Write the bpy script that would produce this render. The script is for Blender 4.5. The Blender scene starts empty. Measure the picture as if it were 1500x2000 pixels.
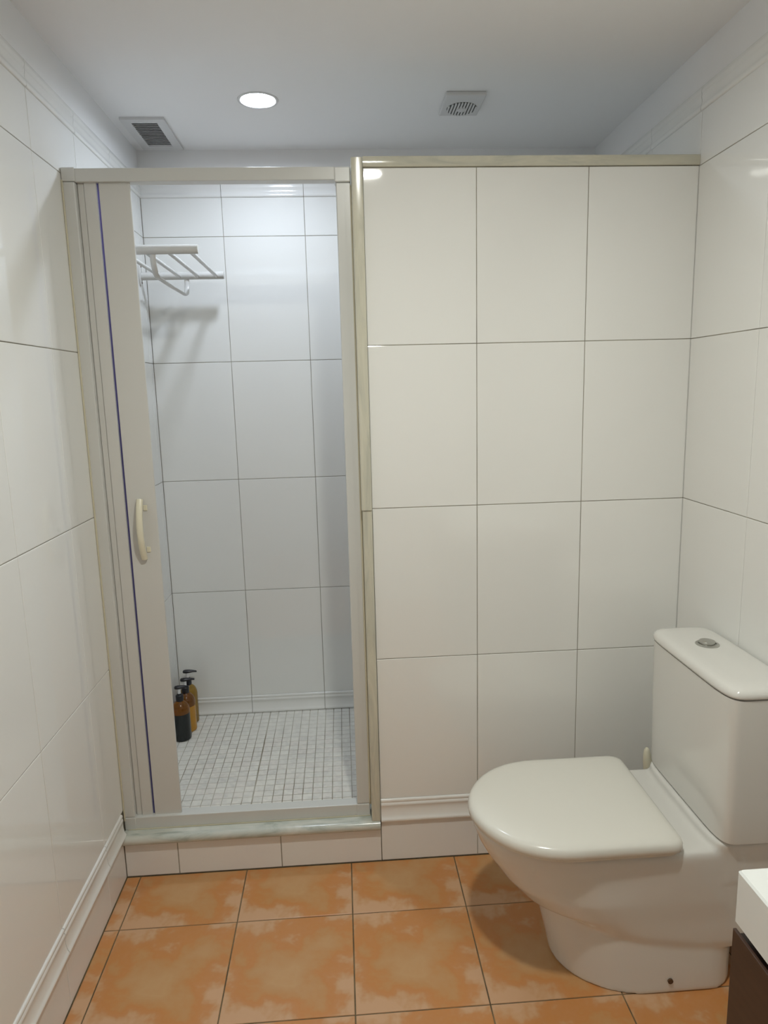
import bpy, bmesh, math, random
from mathutils import Vector, Matrix

S = bpy.context.scene
COL = S.collection
random.seed(7)
PI = math.pi

# ------------------------------------------------------------------ camera
F_PX = 1356.96
YAW, PITCH, ROLL = 0.0595, -0.1738, -0.0255
CAM = Vector((-0.0819, -1.9371, 1.4404))
_f = Vector((math.sin(YAW)*math.cos(PITCH), math.cos(YAW)*math.cos(PITCH), math.sin(PITCH)))
_r = Vector((math.cos(YAW), -math.sin(YAW), 0))
_u = _r.cross(_f)
_r2 = _r*math.cos(ROLL) + _u*math.sin(ROLL)
_u2 = -_r*math.sin(ROLL) + _u*math.cos(ROLL)
cd = bpy.data.cameras.new('camera')
cam = bpy.data.objects.new('camera', cd)
COL.objects.link(cam)
cd.sensor_fit = 'VERTICAL'
cd.sensor_height = 36.0
cd.lens = 36.0*F_PX/2000.0
cd.clip_start = 0.02
m3 = Matrix((_r2, _u2, -_f)).transposed()
cam.matrix_world = Matrix.Translation(CAM) @ m3.to_4x4()
S.camera = cam

# ------------------------------------------------------------------ world, exposure
w = bpy.data.worlds.new('world')
S.world = w
w.use_nodes = True
w.node_tree.nodes['Background'].inputs[0].default_value = (0.9, 0.93, 1.0, 1)
w.node_tree.nodes['Background'].inputs[1].default_value = 0.05
S.view_settings.view_transform = 'Standard'
S.view_settings.look = 'None'
S.view_settings.gamma = 1.0
S.view_settings.use_curve_mapping = False
S.view_settings.exposure = 0.0
try:
    S.cycles.blur_glossy = 0.05      # keep the lamp reflections in the glazed tiles crisp
except Exception:
    pass
ROOM_LIGHT = 620.0
SHOWER_LIGHT = 225.0
ROOM_COL = (0.99, 1.0, 0.93)
SHOWER_COL = (0.78, 0.87, 1.0)

# ------------------------------------------------------------------ dimensions
XL, XR = -0.777, 0.905
YB, YF = 0.794, -2.75          # shower back wall, wall behind the camera
H = 2.31
ZSH = 0.136                    # shower floor top
ROWS = [2.012, 1.560, 1.110, 0.660, 0.210]
ZC0, ZC1 = 2.1485, 2.208        # cornice
ZK0, ZK1 = 0.137, 0.210        # skirting

# ------------------------------------------------------------------ materials
def mat(name, col=(0.8, 0.8, 0.8), rough=0.4, metal=0.0, **kw):
    m = bpy.data.materials.new(name)
    m.use_nodes = True
    b = m.node_tree.nodes['Principled BSDF']
    b.inputs['Base Color'].default_value = (*col, 1)
    b.inputs['Roughness'].default_value = rough
    b.inputs['Metallic'].default_value = metal
    for k, v in kw.items():
        b.inputs[k.replace('_', ' ')].default_value = v
    return m

def nd(m, t, **kw):
    n = m.node_tree.nodes.new(t)
    for k, v in kw.items():
        setattr(n, k, v)
    return n

def ln(m, a, b):
    m.node_tree.links.new(a, b)

def coords(m, kind='Object', rand=True, scale=(1, 1, 1)):
    tc = nd(m, 'ShaderNodeTexCoord')
    mp = nd(m, 'ShaderNodeMapping')
    mp.inputs['Scale'].default_value = scale
    ln(m, tc.outputs[kind], mp.inputs['Vector'])
    if rand:
        oi = nd(m, 'ShaderNodeObjectInfo')
        mul = nd(m, 'ShaderNodeMath', operation='MULTIPLY')
        mul.inputs[1].default_value = 37.0
        ln(m, oi.outputs['Random'], mul.inputs[0])
        cmb = nd(m, 'ShaderNodeCombineXYZ')
        for i in range(3):
            ln(m, mul.outputs[0], cmb.inputs[i])
        ln(m, cmb.outputs[0], mp.inputs['Location'])
    return mp.outputs['Vector']

def noise(m, vec, scale, detail=3.0, rough=0.5, dist=0.0):
    n = nd(m, 'ShaderNodeTexNoise')
    n.inputs['Scale'].default_value = scale
    n.inputs['Detail'].default_value = detail
    n.inputs['Roughness'].default_value = rough
    n.inputs['Distortion'].default_value = dist
    ln(m, vec, n.inputs['Vector'])
    return n.outputs['Fac']

def ramp(m, fac, stops):
    r = nd(m, 'ShaderNodeValToRGB')
    e = r.color_ramp.elements
    while len(e) < len(stops):
        e.new(0.5)
    for i, (p, c) in enumerate(stops):
        e[i].position = p
        e[i].color = (*c, 1) if len(c) == 3 else c
    ln(m, fac, r.inputs[0])
    return r.outputs['Color']

def bump(m, h, strength, dist):
    b = nd(m, 'ShaderNodeBump')
    b.inputs['Strength'].default_value = strength
    b.inputs['Distance'].default_value = dist
    ln(m, h, b.inputs['Height'])
    ln(m, b.outputs[0], m.node_tree.nodes['Principled BSDF'].inputs['Normal'])

def bsdf(m):
    return m.node_tree.nodes['Principled BSDF']

def glazed(name, col, rough, wav=0.12, var=0.02):
    m = mat(name, col, rough, IOR=1.6)
    v = coords(m)
    oi = nd(m, 'ShaderNodeObjectInfo')
    c2 = tuple(max(0, c-var) for c in col)
    ln(m, ramp(m, oi.outputs['Random'], [(0, c2), (1, col)]), bsdf(m).inputs['Base Color'])
    bump(m, noise(m, v, 7.0, 2.0), wav, 0.004)
    return m

M = {}
M['tile'] = glazed('wall_tile_glaze', (0.86, 0.862, 0.835), 0.035, wav=0.07)
M['plinth'] = glazed('plinth_tile_glaze', (0.84, 0.825, 0.80), 0.12)
M['mould'] = glazed('moulding_glaze', (0.86, 0.86, 0.835), 0.08, 0.05)
M['plaster'] = mat('ceiling_paint', (0.89, 0.89, 0.89), 0.85)
v = coords(M['plaster'], rand=False)
bump(M['plaster'], noise(M['plaster'], v, 90, 4), 0.06, 0.002)
M['wallpaint'] = mat('upper_wall_paint', (0.86, 0.86, 0.86), 0.7)

def groutmat(name, stops, scale):
    m = mat(name, (0.4, 0.36, 0.3), 0.9)
    v = coords(m, rand=False)
    ln(m, ramp(m, noise(m, v, scale, 4, 0.6), stops), bsdf(m).inputs['Base Color'])
    bump(m, noise(m, v, 300, 2), 0.3, 0.001)
    return m
M['grout'] = groutmat('wall_grout', [(0.35, (0.20, 0.175, 0.13)), (0.65, (0.40, 0.37, 0.30))], 6)
M['fgrout'] = groutmat('floor_grout', [(0.4, (0.10, 0.075, 0.04)), (0.7, (0.26, 0.19, 0.10))], 9)
M['mgrout'] = groutmat('mosaic_grout', [(0.42, (0.22, 0.19, 0.13)), (0.60, (0.50, 0.47, 0.40))], 3.5)

# terracotta floor tile: every tile carries the same print, tan centre, orange ring, pale smeared rim
m = mat('terracotta', (0.5, 0.25, 0.1), 0.30)
v = coords(m, rand=False)
tc = nd(m, 'ShaderNodeTexCoord')
sc = nd(m, 'ShaderNodeVectorMath', operation='SCALE'); sc.inputs['Scale'].default_value = 1/0.3201
ln(m, tc.outputs['Object'], sc.inputs[0])
sub = nd(m, 'ShaderNodeVectorMath', operation='SUBTRACT'); sub.inputs[1].default_value = (.5, .5, 0)
ln(m, sc.outputs[0], sub.inputs[0])
ab = nd(m, 'ShaderNodeVectorMath', operation='ABSOLUTE'); ln(m, sub.outputs[0], ab.inputs[0])
sp = nd(m, 'ShaderNodeSeparateXYZ'); ln(m, ab.outputs[0], sp.inputs[0])
mx = nd(m, 'ShaderNodeMath', operation='MAXIMUM'); ln(m, sp.outputs[0], mx.inputs[0]); ln(m, sp.outputs[1], mx.inputs[1])
def madd(a, k, c):
    n = nd(m, 'ShaderNodeMath', operation='MULTIPLY_ADD')
    ln(m, a, n.inputs[0]); n.inputs[1].default_value = k
    if isinstance(c, float): n.inputs[2].default_value = c
    else: ln(m, c, n.inputs[2])
    return n.outputs[0]
n1 = noise(m, v, 7.0, 4, 0.55, 0.2)
n2 = noise(m, v, 30.0, 4, 0.6, 0.0)
e_ = madd(mx.outputs[0], -1.0, 0.5)
e_ = madd(n1, 1.25, e_); e_ = madd(n2, 0.12, e_)
e_ = madd(e_, 1.0, -0.655)
base = ramp(m, e_, [(0.0, (0.60, 0.36, 0.205)), (0.045, (0.57, 0.325, 0.165)), (0.10, (0.55, 0.25, 0.090)), (0.17, (0.545, 0.235, 0.072)), (0.25, (0.535, 0.275, 0.105)), (0.34, (0.54, 0.30, 0.130)), (0.46, (0.555, 0.325, 0.150)), (0.62, (0.54, 0.295, 0.125))])
ln(m, base, bsdf(m).inputs['Base Color'])
bump(m, noise(m, v, 60, 4), 0.10, 0.002)
M['terra'] = m

m = mat('mosaic_stone', (0.6, 0.58, 0.56), 0.45)
oi = nd(m, 'ShaderNodeObjectInfo')
v = coords(m)
tint = ramp(m, oi.outputs['Random'], [(0, (0.76, 0.745, 0.70)), (0.5, (0.84, 0.825, 0.765)), (1, (0.80, 0.765, 0.715))])
mm = nd(m, 'ShaderNodeMix', data_type='RGBA'); mm.blend_type = 'MULTIPLY'; mm.inputs[0].default_value = 1
ln(m, tint, mm.inputs[6]); ln(m, ramp(m, noise(m, v, 60, 4), [(0.3, (0.86, 0.86, 0.87)), (0.6, (1, 1, 1))]), mm.inputs[7])
ln(m, mm.outputs[2], bsdf(m).inputs['Base Color'])
M['mosaic'] = m
m = mat('mosaic_stone_field', (0.66, 0.64, 0.63), 0.45)
v = coords(m, rand=False)
ln(m, ramp(m, noise(m, v, 33, 3), [(0.3, (0.72, 0.71, 0.665)), (0.65, (0.82, 0.805, 0.75))]), bsdf(m).inputs['Base Color'])
M['mosaic2'] = m

def marble(name, scale, stops):
    m = mat(name, (0.7, 0.68, 0.58), 0.16)
    v = coords(m, rand=False, scale=scale)
    ln(m, ramp(m, noise(m, v, 3.0, 6, 0.6, 1.6), stops), bsdf(m).inputs['Base Color'])
    return m
MS = [(0.30, (0.46, 0.46, 0.38)), (0.42, (0.56, 0.55, 0.46)), (0.55, (0.62, 0.60, 0.49)), (0.75, (0.68, 0.66, 0.56))]
M['marble_v'] = marble('marble_upright', (9, 9, 1.1), MS)
M['marble_h'] = marble('marble_horizontal', (1.6, 9, 9), MS)
bsdf(M['marble_h']).inputs['Roughness'].default_value = 0.10
M['marble_s'] = marble('marble_sill', (2.2, 8, 8), [(0.3, (0.36, 0.39, 0.34)), (0.45, (0.52, 0.55, 0.50)), (0.58, (0.60, 0.61, 0.55)), (0.75, (0.68, 0.69, 0.64))])
M['alu'] = mat('white_lacquered_profile', (0.64, 0.645, 0.62), 0.28)
M['panel'] = mat('white_plastic_panel', (0.65, 0.645, 0.615), 0.38)
M['slit_light_strip'] = mat('violet_slit_light', (0.06, 0.05, 0.08), 0.40)  # violet tint stands for shower light showing through the door slit
M['shade'] = mat('painted_vent_shade', (0.28, 0.285, 0.285), 0.8)
M['shade2'] = mat('painted_fan_shade', (0.06, 0.065, 0.06), 0.8)
m = M['slit_light_strip']
tr = nd(m, 'ShaderNodeBsdfTranslucent'); tr.inputs[0].default_value = (0.34, 0.31, 0.50, 1)
mxs = nd(m, 'ShaderNodeMixShader'); mxs.inputs[0].default_value = 0.85
ln(m, bsdf(m).outputs[0], mxs.inputs[1]); ln(m, tr.outputs[0], mxs.inputs[2])
ln(m, mxs.outputs[0], m.node_tree.nodes['Material Output'].inputs['Surface'])
M['dark'] = mat('painted_gap_shade', (0.03, 0.028, 0.025), 0.8)
M['seam'] = mat('dark_seam', (0.05, 0.045, 0.05), 0.6)
M['handle'] = mat('cream_plastic', (0.78, 0.74, 0.58), 0.30)
M['sealant'] = mat('yellowed_sealant', (0.62, 0.58, 0.44), 0.4)
M['ceramic'] = mat('white_ceramic', (0.76, 0.75, 0.71), 0.06, Coat_Weight=0.3)
M['seat'] = mat('white_seat_plastic', (0.78, 0.765, 0.70), 0.17)
M['chrome'] = mat('brushed_chrome', (0.52, 0.52, 0.49), 0.28, 1.0)
M['screw'] = mat('rusty_screw', (0.12, 0.08, 0.05), 0.5, 0.5)
M['wood'] = mat('dark_brown_veneer', (0.045, 0.022, 0.014), 0.42)
v = coords(M['wood'], rand=False, scale=(3, 3, 40))
ln(M['wood'], ramp(M['wood'], noise(M['wood'], v, 2, 4), [(0.3, (0.036, 0.017, 0.011)), (0.7, (0.055, 0.027, 0.017))]), bsdf(M['wood']).inputs['Base Color'])
M['basin'] = mat('white_basin', (0.82, 0.84, 0.82), 0.25)
M['rackmetal'] = mat('white_enamelled_tube', (0.66, 0.655, 0.63), 0.25)
M['vent'] = mat('vent_plastic', (0.66, 0.66, 0.66), 0.4)
M['amber'] = mat('amber_plastic', (0.40, 0.15, 0.008), 0.10, Transmission_Weight=0.7)
M['ambery'] = mat('yellow_amber_plastic', (0.42, 0.24, 0.02), 0.12, Transmission_Weight=0.4)
M['liq_dark'] = mat('dark_bottle_lower', (0.010, 0.013, 0.013), 0.18)
M['liq_gold'] = mat('golden_bottle_lower', (0.52, 0.25, 0.02), 0.2)
M['black'] = mat('black_plastic', (0.010, 0.010, 0.014), 0.32)
M['clearstem'] = mat('pale_stem', (0.75, 0.76, 0.78), 0.2)

def emis(name, col, s):
    m = mat(name, col, 0.5)
    b = bsdf(m)
    b.inputs['Emission Color'].default_value = (*col, 1)
    b.inputs['Emission Strength'].default_value = s
    return m
M['lamp_room'] = emis('room_lamp_diffuser', ROOM_COL, ROOM_LIGHT)
M['lamp_shower'] = emis('shower_lamp_diffuser', SHOWER_COL, SHOWER_LIGHT)

# ------------------------------------------------------------------ helpers
def link(name, me, parent=None, loc=(0, 0, 0), rz=0.0):
    o = bpy.data.objects.new(name, me)
    COL.objects.link(o)
    if parent:
        o.parent = parent
    o.location = loc
    o.rotation_euler = (0, 0, rz)
    return o

def finish(bm, name, material, smooth=False, angle=None):
    me = bpy.data.meshes.new(name)
    bmesh.ops.recalc_face_normals(bm, faces=bm.faces)
    bm.to_mesh(me)
    bm.free()
    me.materials.append(material)
    if smooth:
        for p in me.polygons:
            p.use_smooth = True
        if angle:
            me.set_sharp_from_angle(angle=math.radians(angle))
    return me

def mobj(name, bm, material, parent=None, smooth=False, angle=None, loc=(0, 0, 0)):
    return link(name, finish(bm, name, material, smooth, angle), parent, loc)

def box(bm, x0, x1, y0, y1, z0, z1, bev=0.0, seg=2):
    r = bmesh.ops.create_cube(bm, size=1.0)
    vs = r['verts']
    for v in vs:
        v.co = Vector(((x0+x1)/2+v.co.x*(x1-x0), (y0+y1)/2+v.co.y*(y1-y0), (z0+z1)/2+v.co.z*(z1-z0)))
    if bev:
        es = list({e for v in vs for e in v.link_edges})
        bmesh.ops.bevel(bm, geom=es, offset=bev, segments=seg, profile=0.5, affect='EDGES')
    return bm

def nbox(*a, **k):
    return box(bmesh.new(), *a, **k)

def loft(bm, rings, cap=True):
    vr = [[bm.verts.new(p) for p in r] for r in rings]
    n = len(vr[0])
    for a, b in zip(vr, vr[1:]):
        for i in range(n):
            bm.faces.new((a[i], a[(i+1) % n], b[(i+1) % n], b[i]))
    if cap:
        bm.faces.new(vr[0][::-1])
        bm.faces.new(vr[-1])
    return bm

def circle(cx, cy, z, r, n=32, ry=None):
    ry = ry or r
    return [Vector((cx+r*math.cos(2*PI*i/n), cy+ry*math.sin(2*PI*i/n), z)) for i in range(n)]

def lathe(bm, cx, cy, prof, n=32):
    return loft(bm, [circle(cx, cy, z, r, n) for r, z in prof])

def tube(bm, pts, r, n=12, flat=1.0, side=None):
    """sweep a round (or flattened) section along points"""
    pts = [Vector(p) for p in pts]
    rings = []
    for i, p in enumerate(pts):
        if i == 0: t = pts[1]-pts[0]
        elif i == len(pts)-1: t = pts[-1]-pts[-2]
        else: t = (pts[i+1]-p).normalized()+(p-pts[i-1]).normalized()
        t.normalize()
        s = Vector(side) if side else (Vector((0, 0, 1)) if abs(t.z) < 0.9 else Vector((1, 0, 0)))
        a = t.cross(s).normalized()
        b = a.cross(t).normalized()
        rings.append([p+a*(r*flat*math.cos(2*PI*k/n))+b*(r*math.sin(2*PI*k/n)) for k in range(n)])
    return loft(bm, rings)

def struct(o):
    o['kind'] = 'structure'
    return o

def tag(o, label, cat, group=None):
    o['label'] = label
    o['category'] = cat
    if group:
        o['group'] = group
    return o

def empty(name, loc, label, cat, group=None):
    o = bpy.data.objects.new(name, None)
    COL.objects.link(o)
    o.location = loc
    o.empty_display_size = 0.05
    return tag(o, label, cat, group)

def part(name, bm, material, root, **k):
    """world-space mesh made a child of a thing whose origin is at root.location"""
    o = mobj(name, bm, material, None, **k)
    off = Vector((0, 0, 0))
    r = root
    while r is not None:
        off += r.location
        r = r.parent
    for v in o.data.vertices:
        v.co -= off
    o.parent = root
    return o

# ------------------------------------------------------------------ tiles
G = 0.0018            # joint
_cache = {}
def tile_mesh(w_, h_, t, mk, bev=0.0012):
    k = (round(w_, 4), round(h_, 4), t, mk)
    if k not in _cache:
        bm = bmesh.new()
        a, b = w_/2-G/2, h_/2-G/2
        rings = []
        for ins, y in ((0, t), (0, bev), (bev*0.35, bev*0.3), (bev*1.4, 0)):
            rings.append([Vector((-a+ins, y, -b+ins)), Vector((a-ins, y, -b+ins)), Vector((a-ins, y, b-ins)), Vector((-a+ins, y, b-ins))])
        loft(bm, rings, cap=False)
        vs = [v for v in bm.verts if abs(v.co.y) < 1e-7]
        bmesh.ops.contextual_create(bm, geom=vs)
        _cache[k] = finish(bm, 'tile', M[mk])
    return _cache[k]

def wall_pt(side, s, z):
    if side == 'left': return (XL, s, z), PI/2
    if side == 'right': return (XR, s, z), -PI/2
    if side == 'back': return (s, YB, z), 0.0
    if side == 'front': return (s, YF, z), PI
    if side == 'partition': return (s, 0.0, z), 0.0
    if side == 'partition_rear': return (s, 0.10, z), PI

def put_tile(wall, side, s0, s1, z0, z1, mk='tile', name='tile'):
    if s1-s0 < 0.012 or z1-z0 < 0.01:
        return
    loc, rz = wall_pt(side, (s0+s1)/2, (z0+z1)/2)
    link(name, tile_mesh(s1-s0, z1-z0, 0.004, mk), wall, loc, rz)

SKIRT = [(0.2105, 0.0), (0.2105, 0.003), (0.2085, 0.0065), (0.205, 0.0078), (0.2010, 0.0068), (0.1985, 0.0045), (0.1965, 0.0065),
         (0.1925, 0.0088), (0.1885, 0.0082), (0.1862, 0.0058), (0.176, 0.0055), (0.166, 0.0068), (0.156, 0.0100), (0.150, 0.0135), (0.1475, 0.0165),
         (0.1440, 0.0180), (0.1400, 0.0172), (0.1375, 0.0140), (0.1372, 0.0)]
CORN0 = [(2.1480, 0.0), (2.1480, 0.004), (2.1500, 0.0105), (2.1550, 0.0125), (2.1600, 0.0105), (2.1640, 0.0060), (2.1680, 0.0045), (2.174, 0.0050),
        (2.1800, 0.0075), (2.1840, 0.0090), (2.1875, 0.0070), (2.190, 0.0080), (2.1950, 0.0115), (2.2000, 0.0110), (2.2025, 0.0085), (2.2060, 0.0080), (2.2085, 0.0045), (2.2085, 0.0)]
CORN = [(z-0.0006, o*0.42) for z, o in CORN0]
SKIRT = [(z, o*0.62) for z, o in SKIRT]
_mc = {}
def put_mould(wall, side, s0, s1, prof, name, ends=True):
    if s1-s0 < 0.012:
        return
    k = (round(s1-s0, 4), name)
    if k not in _mc:
        zc = (prof[0][0]+prof[-1][0])/2
        a = (s1-s0)/2-G/2
        bm = bmesh.new()
        loft(bm, [[Vector((x, -o if o else 0.003, z-zc)) for z, o in prof] for x in (-a, a)])
        _mc[k] = finish(bm, name, M['mould'], smooth=True, angle=50)
    zc = (prof[0][0]+prof[-1][0])/2
    loc, rz = wall_pt(side, (s0+s1)/2, zc)
    link(name, _mc[k], wall, loc, rz)

def breaks(lo, hi, start, step):
    k = math.ceil((lo-start)/step+1e-6)
    out = [lo]
    while start+k*step < hi-1e-4:
        if start+k*step > lo+0.001:
            out.append(start+k*step)
        k += 1
    return out+[hi]

def pairs(l):
    return list(zip(l, l[1:]))

def tile_field(wall, side, brk, floor_z, cornice=True):
    zs = [ZC0]+[z for z in ROWS if z > floor_z]
    for (s0, s1) in pairs(brk):
        for z1, z0 in pairs(zs):
            put_tile(wall, side, s0, s1, z0, z1)
        if cornice:
            put_mould(wall, side, s0, s1, CORN, 'cornice_tile')

BK = 0.0020           # joint bed sits this far behind the glaze
def bed(name, x0, x1, y0, y1, z0, z1, mk='grout'):
    return struct(mobj(name, nbox(x0, x1, y0, y1, z0, z1), M[mk]))

# ------------------------------------------------------------------ walls
T = 0.12
wl = bed('wall_left', XL-BK-T, XL-BK, YF-T, YB+T, -0.05, H+0.02)
wr = bed('wall_right', XR+BK, XR+BK+T, YF-T, YB+T, -0.05, H+0.02)
wb = bed('wall_back', XL-BK, XR+BK, YB+BK, YB+BK+T, -0.05, H+0.02)
wf = bed('wall_front', XL-BK, XR+BK, YF-BK-T, YF-BK, -0.05, H+0.02)
# painted plaster band above the cornice
def band(wall, x0, x1, y0, y1):
    mobj('plaster_band', nbox(x0, x1, y0, y1, ZC1+0.001, H), M['wallpaint'], wall)
band(wl, XL-BK-0.001, XL, YF, YB)
band(wr, XR, XR+BK+0.001, YF, YB)
band(wb, XL, XR, YB, YB+BK+0.001)
band(wf, XL, XR, YF-BK-0.001, YF)

LEFT = breaks(YF, 0.0, -0.148, 0.3)[:-1]+breaks(-0.148, YB, 0.148, 0.3)[0:]
LEFT = sorted(set(round(v, 4) for v in LEFT))
RIGHT_F = breaks(YF, 0.0, -0.020, 0.3)
RIGHT_F = [v for v in RIGHT_F if v < -0.05]+[0.0]
RIGHT = RIGHT_F+[0.3, 0.6, YB]
tile_field(wl, 'left', LEFT, 0.2)
tile_field(wr, 'right', RIGHT, 0.2)
BACK = breaks(XL, XR, -0.486, 0.3)
tile_field(wb, 'back', BACK, 0.2)
FRONT = breaks(XL, XR, 0.0, 0.3)
tile_field(wf, 'front', FRONT, 0.2)
for wall, side, brk in ((wl, 'left', LEFT), (wr, 'right', RIGHT), (wb, 'back', BACK), (wf, 'front', FRONT)):
    for s0, s1 in pairs(brk):
        segs = [(s0, s1)]
        if side in ('left', 'right') and s0 < 0 < s1:
            segs = [(s0, 0.0), (0.10, s1)]
        if side in ('left', 'right') and s0 == 0.0:
            segs = [(0.10, s1)]
        for a, b in segs:
            put_mould(wall, side, a, b, SKIRT, 'skirting_tile')
            if side == 'front' or (side in ('left', 'right') and b <= 0.001):
                put_tile(wall, side, a, b, 0.002, 0.1370, 'plinth', 'plinth_tile')

# partition wall to the right of the shower opening
PT = 0.10
wp = bed('wall_partition', 0.0+BK, XR-0.0005, BK, PT-BK, 0.0, 2.0125)
PB = [0.0, 0.3003, 0.603, XR]
for s0, s1 in pairs(PB):
    for z1, z0 in pairs(ROWS):
        put_tile(wp, 'partition', s0, s1, z0, z1)
        put_tile(wp, 'partition_rear', s0, s1, z0, z1)
    put_mould(wp, 'partition', s0, s1, SKIRT, 'skirting_tile')
    put_mould(wp, 'partition_rear', s0, s1, SKIRT, 'skirting_tile')
    put_tile(wp, 'partition', s0, s1, 0.002, 0.1370, 'plinth', 'plinth_tile')

# low kerb under the shower opening
kb = bed('wall_kerb', XL-0.0005, -0.0001, BK, 0.105, 0.0, 0.1115)
for s0, s1 in ((XL, -0.619), (-0.619, -0.308), (-0.308, 0.0)):
    loc, rz = wall_pt('partition', (s0+s1)/2, 0.0565)
    link('plinth_tile', tile_mesh(s1-s0-0.001, 0.109, 0.004, 'plinth'), kb, loc, rz)

# marble: sill, jamb in two lengths, coping
def bull(bm, pts_yz, x0, x1):
    loft(bm, [[Vector((x, y, z)) for y, z in pts_yz] for x in (x0, x1)])
def nose(yf, yb, z0, z1, r, n=6):
    zc0, zc1 = z0+r, z1-r
    out = [(yb, z0)]
    for i in range(n+1):
        a = -PI/2-(PI/2)*i/n
        out.append((yf+r+r*math.cos(a), zc0+r*math.sin(a)))
    for i in range(n+1):
        a = PI-(PI/2)*i/n
        out.append((yf+r+r*math.cos(a), zc1+r*math.sin(a)))
    out.append((yb, z1))
    return out
bm = bmesh.new(); bull(bm, nose(-0.020, 0.108, 0.113, 0.1435, 0.0145), XL+0.001, -0.002)
struct(mobj('trim_1', bm, M['marble_s'], smooth=True, angle=40))
bm = bmesh.new(); bull(bm, nose(-0.0035, 0.112, 2.0135, 2.040, 0.003, 3), 0.001, XR-0.0005)
struct(mobj('trim_2', bm, M['marble_h'], smooth=True, angle=40))
def jamb(z0, z1, yf, x0, x1, nm):
    bm = bmesh.new()
    loft(bm, [[Vector((y, x, z)) for x, y in ()] or [Vector((px, py, z)) for py, px in [(yy, xx) for yy, xx in jp(yf, x0, x1)]] for z in (z0, z1)])
    struct(mobj(nm, bm, M['marble_v'], smooth=True, angle=40))
def jp(yf, x0, x1, r=0.0045, n=5):
    out = [(0.112, x0)]
    for i in range(n+1):
        a = PI+(PI/2)*i/n
        out.append((yf+r+r*math.sin(a), x0+r+r*math.cos(a)))
    for i in range(n+1):
        a = -PI/2+(PI/2)*i/n
        out.append((yf+r+r*math.sin(a), x1-r+r*math.cos(a)))
    out.append((0.112, x1))
    return out
jamb(1.108, 2.034, -0.014, -0.030, -0.0002, 'trim_3')
jamb(0.144, 1.1065, -0.010, -0.028, -0.0004, 'trim_4')

# ------------------------------------------------------------------ floors
fl = bed('floor', XL-0.05, XR+0.05, YF-0.05, 0.05, -0.12, -0.0015, 'fgrout')
FW = 0.3201
xb = [XL]+[-0.7355+FW*k for k in range(0, 6)]
xb = [x for x in xb if x < XR-0.01]+[XR]
yb_ = sorted([0.0]+[-0.2138-FW*k for k in range(0, 9) if -0.2138-FW*k > YF+0.02]+[YF])
_fc = {}
def floor_tile(w_, d_):
    k = (round(w_, 4), round(d_, 4))
    if k not in _fc:
        bm = bmesh.new()
        g = 0.0015
        rings = []
        ox, oy = (FW-w_ if w_ < FW-0.002 and w_ < 0.06 else 0.0), 0.0
        for ins, z in ((0, -0.006), (0, -0.0014), (0.0006, -0.0004), (0.0018, 0)):
            e = g+ins
            rings.append([Vector((ox+e, oy+e, z)), Vector((ox+w_-e, oy+e, z)), Vector((ox+w_-e, oy+d_-e, z)), Vector((ox+e, oy+d_-e, z))])
        loft(bm, rings, cap=False)
        bmesh.ops.contextual_create(bm, geom=[v for v in bm.verts if abs(v.co.z) < 1e-7])
        _fc[k] = finish(bm, 'floor_tile', M['terra'])
    return _fc[k]
for x0, x1 in pairs(xb):
    for y0, y1 in pairs(yb_):
        link('floor_tile', floor_tile(x1-x0, y1-y0), fl, (x0 if x1-x0 > 0.06 else x1-FW, y0, 0.0005))

sf = bed('floor_shower', XL, XR, 0.100, YB+0.001, 0.0, ZSH-0.0012, 'mgrout')
P_ = 0.0325
def mosaic(bm, cx, cy, s=P_-0.0024):
    a = s/2
    rings = []
    for ins, z in ((0, -0.003), (0, -0.0007), (0.0009, 0)):
        rings.append([Vector((cx-a+ins, cy-a+ins, z)), Vector((cx+a-ins, cy-a+ins, z)), Vector((cx+a-ins, cy+a-ins, z)), Vector((cx-a+ins, cy+a-ins, z))])
    vr = [[bm.verts.new(p) for p in r] for r in rings]
    for q, r in zip(vr, vr[1:]):
        for i in range(4):
            bm.faces.new((q[i], q[(i+1) % 4], r[(i+1) % 4], r[i]))
    bm.faces.new(vr[-1])
bm = bmesh.new(); mosaic(bm, 0, 0)
mt = finish(bm, 'mosaic_tile', M['mosaic'])
cells = []
for i in range(-13, 44):
    cx = -0.4115+P_*(i+0.5)+(0.0009 if i >= 0 else -0.0009)
    if cx-P_/2 < XL-0.002 or cx+P_/2 > XR: continue
    for j in range(0, 23):
        cy = 0.1085+P_*(j+0.5)+random.uniform(-.0002, .0002)
        if cy+P_/2 > YB: continue
        cells.append((cx, cy))
near = sorted([c for c in cells if -0.66 < c[0] < 0.0], key=lambda c: c[1])[:300]
ns = set(near)
for cx, cy in near:
    o = link('mosaic_tile', mt, sf, (cx+random.uniform(-.0003, .0003), cy, ZSH), random.uniform(-.008, .008))
bm = bmesh.new()
for c in cells:
    if c not in ns:
        mosaic(bm, *c)
o = mobj('mosaic_tiles', bm, M['mosaic2'], sf, loc=(0, 0, ZSH))
o['kind'] = 'stuff'

# ------------------------------------------------------------------ ceiling
LAMPS = ((-0.294, 0.358), (0.070, -1.100))
LR = 0.052
ce = mobj('ceiling', nbox(XL-0.05, XR+0.05, YF-0.05, YB+0.05, H, H+0.12), M['plaster'])
cb = bmesh.new()
for lx_, ly_ in LAMPS:
    loft(cb, [circle(lx_, ly_, H-0.02, LR, 48), circle(lx_, ly_, H+0.03, LR, 48)])
cut = mobj('cutter', cb, M['plaster'])
md = ce.modifiers.new('holes', 'BOOLEAN'); md.object = cut; md.operation = 'DIFFERENCE'; md.solver = 'EXACT'
bpy.context.view_layer.update()
nm_ = bpy.data.meshes.new_from_object(ce.evaluated_get(bpy.context.evaluated_depsgraph_get()))
ce.modifiers.clear(); ce.data = nm_; nm_.name = 'ceiling'
bpy.data.objects.remove(cut)
struct(ce)

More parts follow.
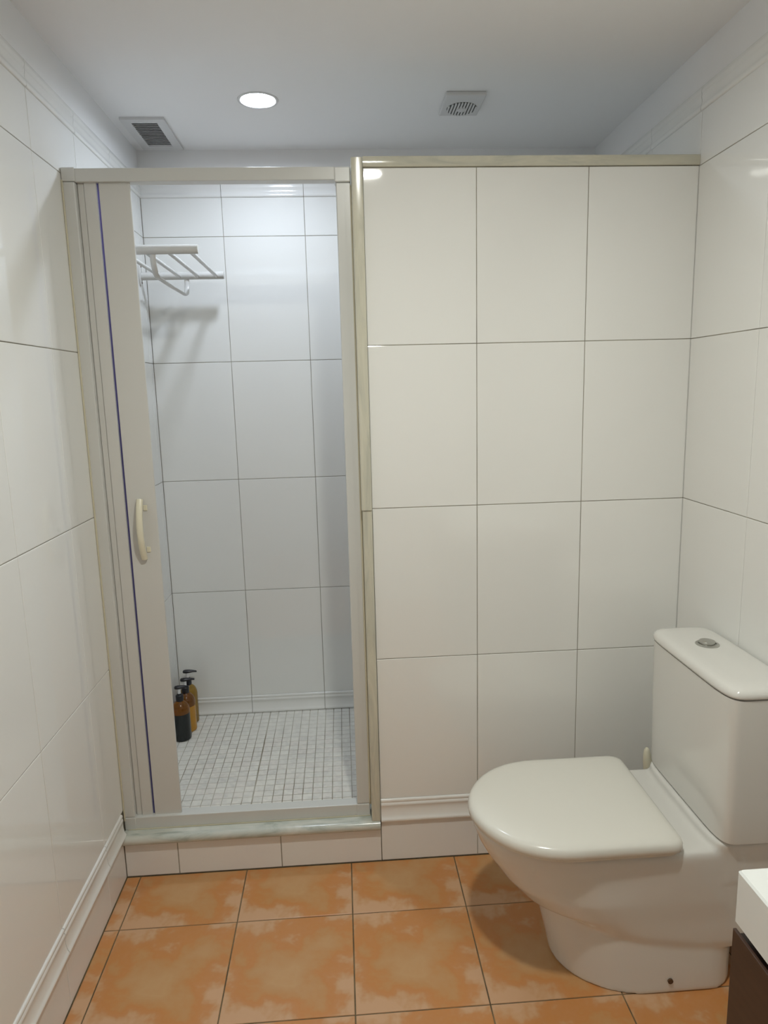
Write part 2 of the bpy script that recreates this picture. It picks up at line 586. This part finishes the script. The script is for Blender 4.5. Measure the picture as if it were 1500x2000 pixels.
def downlight(x, y, r, lampm, label):
    root = empty('ceiling_light', (x, y, H), label, 'light', 'recessed ceiling lights')
    bm = bmesh.new()
    prof = [(r-0.0005, 0.0075), (r-0.0005, -0.0005), (r+0.001, -0.0022), (r+0.005, -0.0026), (r+0.009, -0.0018), (r+0.010, -0.0002)]
    loft(bm, [circle(x, y, H+z, rr, 48) for rr, z in prof], cap=False)
    part('trim_ring', bm, M['vent'], root, smooth=True, angle=40)
    bm = bmesh.new()
    loft(bm, [circle(x, y, H+0.0110, r-0.001, 48), circle(x, y, H+0.0070, r-0.001, 48), circle(x, y, H+0.0055, r-0.006, 48)])
    part('diffuser', bm, lampm, root)
    return root
downlight(*LAMPS[0], LR, M['lamp_shower'], 'lit round white ceiling light above the shower')
downlight(*LAMPS[1], LR, M['lamp_room'], 'round ceiling light over the floor in front of the toilet, seen only as a reflection')

# square louvred vent
vx0, vx1, vy0, vy1 = -0.744, -0.605, 0.486, 0.772
root = empty('ceiling_vent', ((vx0+vx1)/2, (vy0+vy1)/2, H), 'square white louvred vent in the ceiling, with straight parallel slats', 'vent')
gx0, gx1, gy0, gy1 = -0.716, -0.634, 0.515, 0.732
bm = bmesh.new()
for a in ((vx0, vx1, vy0, gy0), (vx0, vx1, gy1, vy1), (vx0, gx0, gy0, gy1), (gx1, vx1, gy0, gy1)):
    box(bm, *a, H-0.008, H-0.0002)
part('frame', bm, M['vent'], root)
part('shade_backing', nbox(gx0, gx1, gy0, gy1, H-0.0012, H-0.0002), M['shade'], root)  # grey sheet, paints the shade behind the slats
for k in range(15):
    y = gy0+(gy1-gy0)*(k+0.5)/15
    bm = nbox(gx0, gx1, -0.0048, 0.0048, -0.0006, 0.0006)
    for vv in bm.verts:
        c, s = math.cos(0.55), math.sin(0.55)
        yy, zz = vv.co.y, vv.co.z
        vv.co = Vector((vv.co.x, y+c*yy-s*zz, H-0.0045+s*yy+c*zz))
    part('slat', bm, M['vent'], root)

# extractor with round grille
ex0, ex1, ey0, ey1 = 0.268, 0.390, 0.293, 0.452
root = empty('extractor_fan', (0.330, 0.372, H), 'square white extractor fan cover with a round barred grille', 'vent')
bm = nbox(ex0, ex1, ey0, ey1, H-0.012, H-0.0002, bev=0.003)
part('cover', bm, M['vent'], root)
bm = bmesh.new(); gx, gy, gr = 0.331, 0.393, 0.047
loft(bm, [circle(gx, gy, H-0.0125, gr, 40, gr*1.08), circle(gx, gy, H-0.0118, gr, 40, gr*1.08)])
part('grille_shade_disc', bm, M['shade2'], root)  # dark disc on the solid cover, paints the shade inside the grille
for k in range(10):
    x = gx-gr+2*gr*(k+0.5)/10
    hh = math.sqrt(max(0, gr*gr-(x-gx)**2))*1.08
    part('grille_bar', nbox(x-0.0026, x+0.0026, gy-hh, gy+hh, H-0.0155, H-0.0122), M['vent'], root)
bm = bmesh.new(); lathe(bm, gx, gy, [(0.015, H-0.0125), (0.015, H-0.0165), (0.012, H-0.018)], 24)
part('grille_hub', bm, M['vent'], root, smooth=True, angle=40)

# ------------------------------------------------------------------ shower door
FY0, FY1 = 0.022, 0.060
root = empty('shower_door', (-0.40, 0.04, 0.1435), 'white framed folding shower door, folded open against the left side of its frame', 'door')
ZB, ZT = 0.1445, 2.024
lx0, lx1, rx0, rx1 = XL+0.0005, -0.744, -0.071, -0.0315
part('frame_post', nbox(lx0, lx1, FY0, FY1, ZB+0.040, ZT-0.034, bev=0.003), M['alu'], root)
part('frame_post', nbox(rx0, rx1, FY0, FY1, ZB+0.040, ZT-0.041, bev=0.003), M['alu'], root)
part('post_lip', nbox(rx0+0.022, rx0+0.0235, FY0-0.0012, FY0+0.001, ZB+0.042, ZT-0.043), M['alu'], root)
part('top_rail', nbox(lx1+0.0005, rx0-0.0005, FY0+0.002, FY1, ZT-0.034, ZT-0.001, bev=0.002), M['alu'], root)
part('bottom_rail', nbox(lx1+0.0005, rx0-0.0005, FY0+0.001, FY1, ZB, ZB+0.038, bev=0.002), M['alu'], root)
for (a, b, c, d) in ((lx0, lx1+0.003, ZT-0.0335, ZT+0.001), (rx0-0.003, rx1, ZT-0.0405, ZT-0.002), (lx0, lx1+0.002, ZB-0.0005, ZB+0.0395), (rx0-0.002, rx1, ZB-0.0005, ZB+0.0395)):
    part('corner_piece', nbox(a, b, FY0-0.0015, FY1+0.001, c, d, bev=0.003), M['alu'], root)
part('sealant', nbox(XL+0.0002, XL+0.0045, FY0-0.004, FY0+0.001, ZB+0.03, ZT-0.03, bev=0.0015), M['sealant'], root)
bm = bmesh.new()
pts = []
for i in range(60):
    z = ZB+0.04+(ZT-0.09-ZB)*i/59
    pts.append((rx1+0.0005, FY0-0.001, z))
tube(bm, pts, 0.0032, 8)
part('sealant', bm, M['sealant'], root, smooth=True)
part('sealant', nbox(lx0+0.01, rx1, FY0-0.0025, FY0+0.001, ZB-0.0008, ZB+0.002, bev=0.0008), M['sealant'], root)
# folded leaves: narrow stiles, then the leaf with the handle
z0, z1 = ZB+0.036, ZT-0.033
part('stile', nbox(-0.7435, -0.7263, 0.038, 0.056, z0, z1, bev=0.003), M['panel'], root)
part('stile', nbox(-0.7255, -0.6945, 0.035, 0.0435, z0, z1, bev=0.001), M['panel'], root)
part('slit_light_strip', nbox(-0.6945, -0.6878, 0.0434, 0.0446, z0, z1), M['slit_light_strip'], root)  # added strip, coloured like the light seen through the slit
p = part('leaf', nbox(-0.6880, -0.6075, 0.035, 0.0435, z0, z1, bev=0.002), M['panel'], root)
bm = bmesh.new()
hp = []
for i in range(15):
    t = i/14
    z = 0.985+0.170*t
    hp.append((-0.6500, 0.0345-0.030*math.sin(PI*(0.06+0.88*t))**0.8, z))
tube(bm, hp, 0.0068, 12, flat=1.35, side=(0, 1, 0))
hd = part('handle', bm, M['handle'], root, smooth=True, angle=60)
hd.parent = p
for z in (1.010, 1.130):
    bm = nbox(-0.6440, -0.6330, 0.0325, 0.0360, z-0.008, z+0.008, bev=0.0015)
    q = part('fixing', bm, M['handle'], root)
    q.parent = p

# ------------------------------------------------------------------ towel rack on the left shower wall
YA, YC, ZR = 0.232, 0.700, 1.861
root = empty('towel_rack', (XL+0.001, 0.466, ZR), 'white tubular towel shelf fixed high on the tiled shower wall', 'towel rack')
for y in (YA, YC):
    bm = bmesh.new(); tube(bm, [(XL+0.004, y, ZR), (-0.482, y, ZR)], 0.0135, 18)
    a = part('arm', bm, M['rackmetal'], root, smooth=True, angle=50)
    bm = bmesh.new(); tube(bm, [(-0.482, y, ZR), (-0.4785, y, ZR)], 0.0130, 18)
    e = part('end_cap', bm, M['rackmetal'], root, smooth=True, angle=50); e.parent = a
    bm = bmesh.new()
    loft(bm, [[Vector((x, y+s*0.017*math.cos(t), ZR+0.006+s*0.040*math.sin(t))) for t in [2*PI*i/24 for i in range(24)]] for x, s in ((XL+0.0003, 1), (XL+0.005, 1), (XL+0.007, 0.85))])
    f = part('wall_plate', bm, M['chrome'] if False else M['rackmetal'], root, smooth=True, angle=50)
    for dz in (-0.022, 0.034):
        bm = bmesh.new(); tube(bm, [(XL+0.0065, y, ZR+dz), (XL+0.0085, y, ZR+dz)], 0.004, 10)
        q = part('screw', bm, M['screw'], root, smooth=True, angle=50); q.parent = f
for x in (-0.505, -0.570, -0.635, -0.700):
    bm = bmesh.new(); tube(bm, [(x, YA, ZR-0.003), (x, YC, ZR-0.003)], 0.0065, 12)
    part('slat', bm, M['rackmetal'], root, smooth=True, angle=50)
pts = [(YA+0.002, ZR-0.008), (YA+0.003, ZR-0.028), (YA+0.010, ZR-0.045), (YA+0.024, ZR-0.065), (YA+0.045, ZR-0.071), (0.45, ZR-0.073), (YC-0.040, ZR-0.071), (YC-0.018, ZR-0.065),
       (YC-0.006, ZR-0.045), (YC-0.001, ZR-0.028), (YC, ZR-0.008)]
bm = bmesh.new(); tube(bm, [(-0.612, y, z) for y, z in pts], 0.0085, 12, flat=0.45, side=(1, 0, 0))
part('towel_rail', bm, M['rackmetal'], root, smooth=True, angle=60)

# ------------------------------------------------------------------ pump bottles
def bottle(x, y, label, body, lower, zl, rot, hs=1.0):
    root = empty('pump_bottle', (x, y, ZSH+0.0006), label, 'bottle', 'amber pump bottles on the shower floor')
    b = ZSH+0.0006
    r = 0.0340
    def at(prof): return [(rr, b+z*hs) for rr, z in prof]
    bm = bmesh.new(); lathe(bm, x, y, at([(r, zl), (r, 0.118), (r-0.0015, 0.129), (r-0.006, 0.140), (r-0.013, 0.149), (0.014, 0.154), (0.012, 0.156), (0.012, 0.160)]), 28)
    part('body', bm, body, root, smooth=True, angle=50)
    bm = bmesh.new(); lathe(bm, x, y, at([(r-0.004, 0), (r-0.001, 0.002), (r, 0.006), (r, zl-0.0002)]), 28)
    part('filled_lower_part', bm, lower, root, smooth=True, angle=50)
    bm = bmesh.new(); lathe(bm, x, y, at([(0.0140, 0.1555), (0.0145, 0.157), (0.0145, 0.176), (0.0135, 0.178), (0.0085, 0.180), (0.008, 0.184)]), 24)
    part('collar', bm, M['black'], root, smooth=True, angle=50)
    bm = bmesh.new(); lathe(bm, x, y, at([(0.0062, 0.184), (0.0062, 0.203)]), 16)
    part('stem', bm, M['clearstem'], root, smooth=True, angle=50)
    # pump head: rounded pad with a tapering spout
    bm = bmesh.new()
    rings = []
    for t, hw, z0_, z1_ in ((-0.017, 0.004, 0.205, 0.211), (-0.014, 0.010, 0.203, 0.2145), (-0.004, 0.0125, 0.202, 0.2155), (0.008, 0.0105, 0.2025, 0.215), (0.022, 0.0065, 0.204, 0.213), (0.034, 0.0045, 0.203, 0.210), (0.037, 0.003, 0.2035, 0.208)):
        rg = []
        for k in range(12):
            a = 2*PI*k/12
            lx, ly, lz = t, hw*math.cos(a), (z0_+z1_)/2+(z1_-z0_)/2*math.sin(a)
            rg.append(Vector((x+lx*math.cos(rot)-ly*math.sin(rot), y+lx*math.sin(rot)+ly*math.cos(rot), b+lz*hs)))
        rings.append(rg)
    loft(bm, rings)
    part('pump_head', bm, M['black'], root, smooth=True, angle=60)
bottle(-0.7305, 0.600, 'amber pump bottle with black lower half, standing in front of the other two', M['amber'], M['liq_dark'], 0.108, 0.25)
bottle(-0.7240, 0.671, 'amber pump bottle with golden lower part, between the black-based bottle and the corner bottle', M['amber'], M['liq_gold'], 0.105, 0.2)
bottle(-0.7290, 0.742, 'olive amber pump bottle standing deepest in the shower corner', M['ambery'], M['ambery'], 0.03, 0.1, 1.02)

# ------------------------------------------------------------------ toilet
TY = -0.383
toilet = empty('toilet', (0.60, TY, 0.0), 'white close-coupled toilet with closed lid beside the partition wall', 'toilet')
def dshape(xf, a, hw, xb_, z, r=0.03, n=26, nc=5, ns=5, yc=TY):
    """D outline: elliptical front to -x, straight sides, rounded rear corners; constant point count"""
    out = []
    xs = xf+a
    for i in range(n+1):
        t = -PI/2+PI*i/n
        out.append(Vector((xs-a*math.cos(t), yc-hw*math.sin(t), z)))
    for i in range(1, ns+1):
        out.append(Vector((xs+(xb_-r-xs)*i/ns, yc-hw, z)))
    for i in range(1, nc+1):
        t = (PI/2)*i/nc
        out.append(Vector((xb_-r+r*math.sin(t), yc-hw+r-r*math.cos(t), z)))
    for i in range(1, ns):
        out.append(Vector((xb_, yc-hw+r+(2*hw-2*r)*i/ns, z)))
    for i in range(0, nc+1):
        t = (PI/2)*i/nc
        out.append(Vector((xb_-r+r*math.cos(t), yc+hw-r+r*math.sin(t), z)))
    for i in range(1, ns):
        out.append(Vector((xb_-r+(xs-xb_+r)*i/ns, yc+hw, z)))
    return out
bm = bmesh.new()
# pedestal
loft(bm, [dshape(xf, 0.21, hw, xb2, z, 0.075) for z, xf, hw, xb2 in
          ((0.0, 0.412, 0.160, 0.832), (0.05, 0.402, 0.159, 0.832), (0.10, 0.390, 0.157, 0.834), (0.16, 0.376, 0.155, 0.836), (0.24, 0.36, 0.150, 0.838))])
# bowl and rear skirt
loft(bm, [dshape(xf, a, hw, xb2, z, 0.03) for z, xf, a, hw, xb2 in
          ((0.126, 0.430, 0.20, 0.145, 0.82), (0.136, 0.392, 0.21, 0.157, 0.835), (0.156, 0.366, 0.22, 0.1615, 0.842), (0.20, 0.325, 0.23, 0.1660, 0.860), (0.25, 0.281, 0.24, 0.172, 0.885),
           (0.30, 0.247, 0.25, 0.176, 0.90), (0.34, 0.225, 0.25, 0.179, 0.90), (0.370, 0.214, 0.25, 0.181, 0.90), (0.382, 0.213, 0.25, 0.180, 0.90), (0.388, 0.222, 0.245, 0.173, 0.90))])
for q in bm.verts:
    if q.co.z < 0.17 and q.co.z > 0.11 and abs(q.co.z-0.16) > 1e-6:
        q.co.z += 0.040-0.062*max(0, min(1, (q.co.x-0.37)/0.36))
    if q.co.z > 0.30 and q.co.x < 0.62:
        k = max(0, min(1, (0.62-q.co.x)/0.25)); q.co.y = TY+(q.co.y-TY)*(1-0.035*k)
# raised bed under the cistern
def sq(cx, cy, a, b, z, nn=5.0, n=64):
    out = []
    for i in range(n):
        t = 2*PI*i/n
        c, s = math.cos(t), math.sin(t)
        out.append(Vector((cx+a*math.copysign(abs(c)**(2/nn), c), cy+b*math.copysign(abs(s)**(2/nn), s), z)))
    return out
loft(bm, [sq(0.812, TY, 0.088+d, 0.182+e, z, 6) for z, d, e in ((0.30, 0.004, -0.004), (0.36, 0.004, 0.0), (0.385, -0.002, 0.003), (0.396, -0.006, 0.006), (0.404, -0.007, 0.008), (0.4085, -0.008, 0.007))])
body = part('bowl', bm, M['ceramic'], toilet, smooth=True)
rm = body.modifiers.new('remesh', 'REMESH'); rm.mode = 'VOXEL'; rm.voxel_size = 0.0052; rm.use_smooth_shade = True
sm = body.modifiers.new('smooth', 'SMOOTH'); sm.factor = 0.6; sm.iterations = 7
# seat and lid
def dl(z, ins, xf=0.203, hw=0.196, xb2=0.662, r=0.030):
    rg = dshape(xf+ins, 0.245-ins*0.5, hw-ins, xb2-ins, z, r)
    for p_ in rg:      # slightly fuller, squarer front than an ellipse
        d_ = (xf+0.245-p_.x)/0.245
        if d_ > 0:
            yy = min(1.0, abs(p_.y-TY)/hw)
            p_.x -= 0.010*math.sin(PI*d_)*yy
            p_.y = TY+(p_.y-TY)*(1+0.035*math.sin(PI*d_))
    return rg
bm = bmesh.new(); loft(bm, [dl(0.3885, 0.016), dl(0.3885, 0.010), dl(0.3905, 0.007), dl(0.3945, 0.007), dl(0.3955, 0.009)])
part('seat', bm, M['seat'], toilet, smooth=True, angle=60)
bm = bmesh.new(); loft(bm, [dl(0.3965, 0.008), dl(0.3975, 0.003), dl(0.4005, 0), dl(0.4110, 0), dl(0.4185, 0.002), dl(0.4230, 0.006), dl(0.4262, 0.012), dl(0.4282, 0.020), dl(0.4296, 0.034), dl(0.4306, 0.055), dl(0.4312, 0.09)])
part('lid', bm, M['seat'], toilet, smooth=True, angle=70)
# cistern
bm = bmesh.new()
loft(bm, [sq(0.8195, TY, a, b, z, 7, 80) for z, a, b in ((0.4130, 0.074, 0.193), (0.4140, 0.0790, 0.1980), (0.420, 0.0795, 0.1990), (0.50, 0.0810, 0.2010), (0.62, 0.0830, 0.2030), (0.7605, 0.0842, 0.2050))])
part('cistern', bm, M['ceramic'], toilet, smooth=True, angle=60)
bm = bmesh.new()
loft(bm, [sq(0.8190, TY, a, b, z, 7, 80) for z, a, b in ((0.7615, 0.076, 0.196), (0.7635, 0.0800, 0.201))])
part('lid_joint', bm, M['seam'], toilet)  # dark strip along the joint below the cistern lid
bm = bmesh.new()
loft(bm, [sq(0.8185, TY, a, b, z, 6.5, 80) for z, a, b in ((0.7640, 0.083, 0.204), (0.7650, 0.0860, 0.2075), (0.7690, 0.0862, 0.2085), (0.7740, 0.0855, 0.2080), (0.7790, 0.0830, 0.2055), (0.7830, 0.0790, 0.2010), (0.7855, 0.0730, 0.195), (0.7870, 0.064, 0.185), (0.7880, 0.045, 0.16))])
cl = part('cistern_lid', bm, M['ceramic'], toilet, smooth=True, angle=70)
bx_, by_ = 0.823, -0.322
bm = bmesh.new(); lathe(bm, bx_, by_, [(0.0285, 0.7860), (0.0285, 0.7895), (0.0265, 0.7910), (0.0215, 0.7912), (0.0210, 0.7895)], 40)
part('flush_ring', bm, M['chrome'], toilet, smooth=True, angle=40)
bm = bmesh.new(); lathe(bm, bx_+0.001, by_+0.004, [(0.0195, 0.7890), (0.0195, 0.7945), (0.0185, 0.7960), (0.012, 0.7964)], 40)
part('flush_button', bm, M['chrome'], toilet, smooth=True, angle=40)
bm = bmesh.new()
tube(bm, [(0.656, TY-0.148, 0.036), (0.656, TY-0.1630, 0.036)], 0.0065, 16)
part('floor_screw', bm, M['screw'], toilet, smooth=True, angle=50)

# ------------------------------------------------------------------ toilet brush (only the tip shows)
tb = empty('toilet_brush', (0.795, -0.100, 0.0), 'white pointed brush handle just showing behind the toilet cistern', 'toilet brush')
bm = bmesh.new(); lathe(bm, 0.795, -0.100, [(0.043, 0.001), (0.045, 0.006), (0.040, 0.10), (0.036, 0.14), (0.034, 0.141), (0.033, 0.12)], 28)
part('holder', bm, M['seat'], tb, smooth=True, angle=50)
bm = bmesh.new()
hr = [(0.016, 0.10), (0.012, 0.16), (0.010, 0.26), (0.014, 0.32), (0.0135, 0.345), (0.0115, 0.365), (0.008, 0.380), (0.003, 0.388)]
loft(bm, [circle(0.795-0.012*max(0, (z-0.26)/0.12), -0.100, z, r, 18) for r, z in hr])
part('handle', bm, M['handle'], tb, smooth=True, angle=60)

# ------------------------------------------------------------------ vanity
VX, VY1, VY0 = 0.4255, -1.138, -1.940
va = empty('vanity_cabinet', (0.66, (VY0+VY1)/2, 0.25), 'dark brown wall-hung vanity cabinet under a thick white washbasin top', 'cabinet')
part('body', nbox(VX+0.004, XR-0.003, VY0+0.004, VY1-0.004, 0.25, 0.706, bev=0.001), M['wood'], va)
ym = (VY0+VY1)/2
for a, b in ((0.252, 0.476), (0.480, 0.706)):
    d = part('drawer_front', nbox(VX-0.0015, VX+0.0035, VY0+0.002, VY1-0.001, a, b+0.006 if b > 0.6 else b, bev=0.001), M['wood'], va)
part('gap_shade_block', nbox(VX+0.020, XR-0.003, VY0+0.02, VY1-0.016, 0.7062, 0.7205), M['dark'], va)  # black filler block, paints the shade under the basin top
wbm = empty('washbasin', (0.66, (VY0+VY1)/2, 0.721), 'thick white rectangular washbasin top resting on the dark brown cabinet', 'washbasin')
bm = bmesh.new()
def rect(x0, x1, y0, y1, z, r=0.004, n=4):
    out = []
    for (cx, cy, a0) in ((x1-r, y1-r, 0), (x0+r, y1-r, PI/2), (x0+r, y0+r, PI), (x1-r, y0+r, 1.5*PI)):
        for i in range(n+1):
            a = a0+(PI/2)*i/n
            out.append(Vector((cx+r*math.cos(a), cy+r*math.sin(a), z)))
    return out
x0, x1, y0, y1 = VX, XR-0.003, VY0, VY1
loft(bm, [rect(x0+0.003, x1-0.003, y0+0.003, y1-0.003, 0.7212), rect(x0, x1, y0, y1, 0.724), rect(x0, x1, y0, y1, 0.797), rect(x0+0.0025, x1-0.0025, y0+0.0025, y1-0.0025, 0.800),
          rect(x0+0.05, x1-0.12, y0+0.17, y1-0.17, 0.800, 0.03), rect(x0+0.055, x1-0.125, y0+0.175, y1-0.175, 0.795, 0.03), rect(x0+0.08, x1-0.14, y0+0.20, y1-0.20, 0.735, 0.03)])
part('basin', bm, M['basin'], wbm, smooth=True, angle=35)
bm = bmesh.new(); lathe(bm, 0.64, ym, [(0.022, 0.7355), (0.022, 0.738), (0.018, 0.739)], 24)
part('drain', bm, M['chrome'], wbm, smooth=True, angle=40)
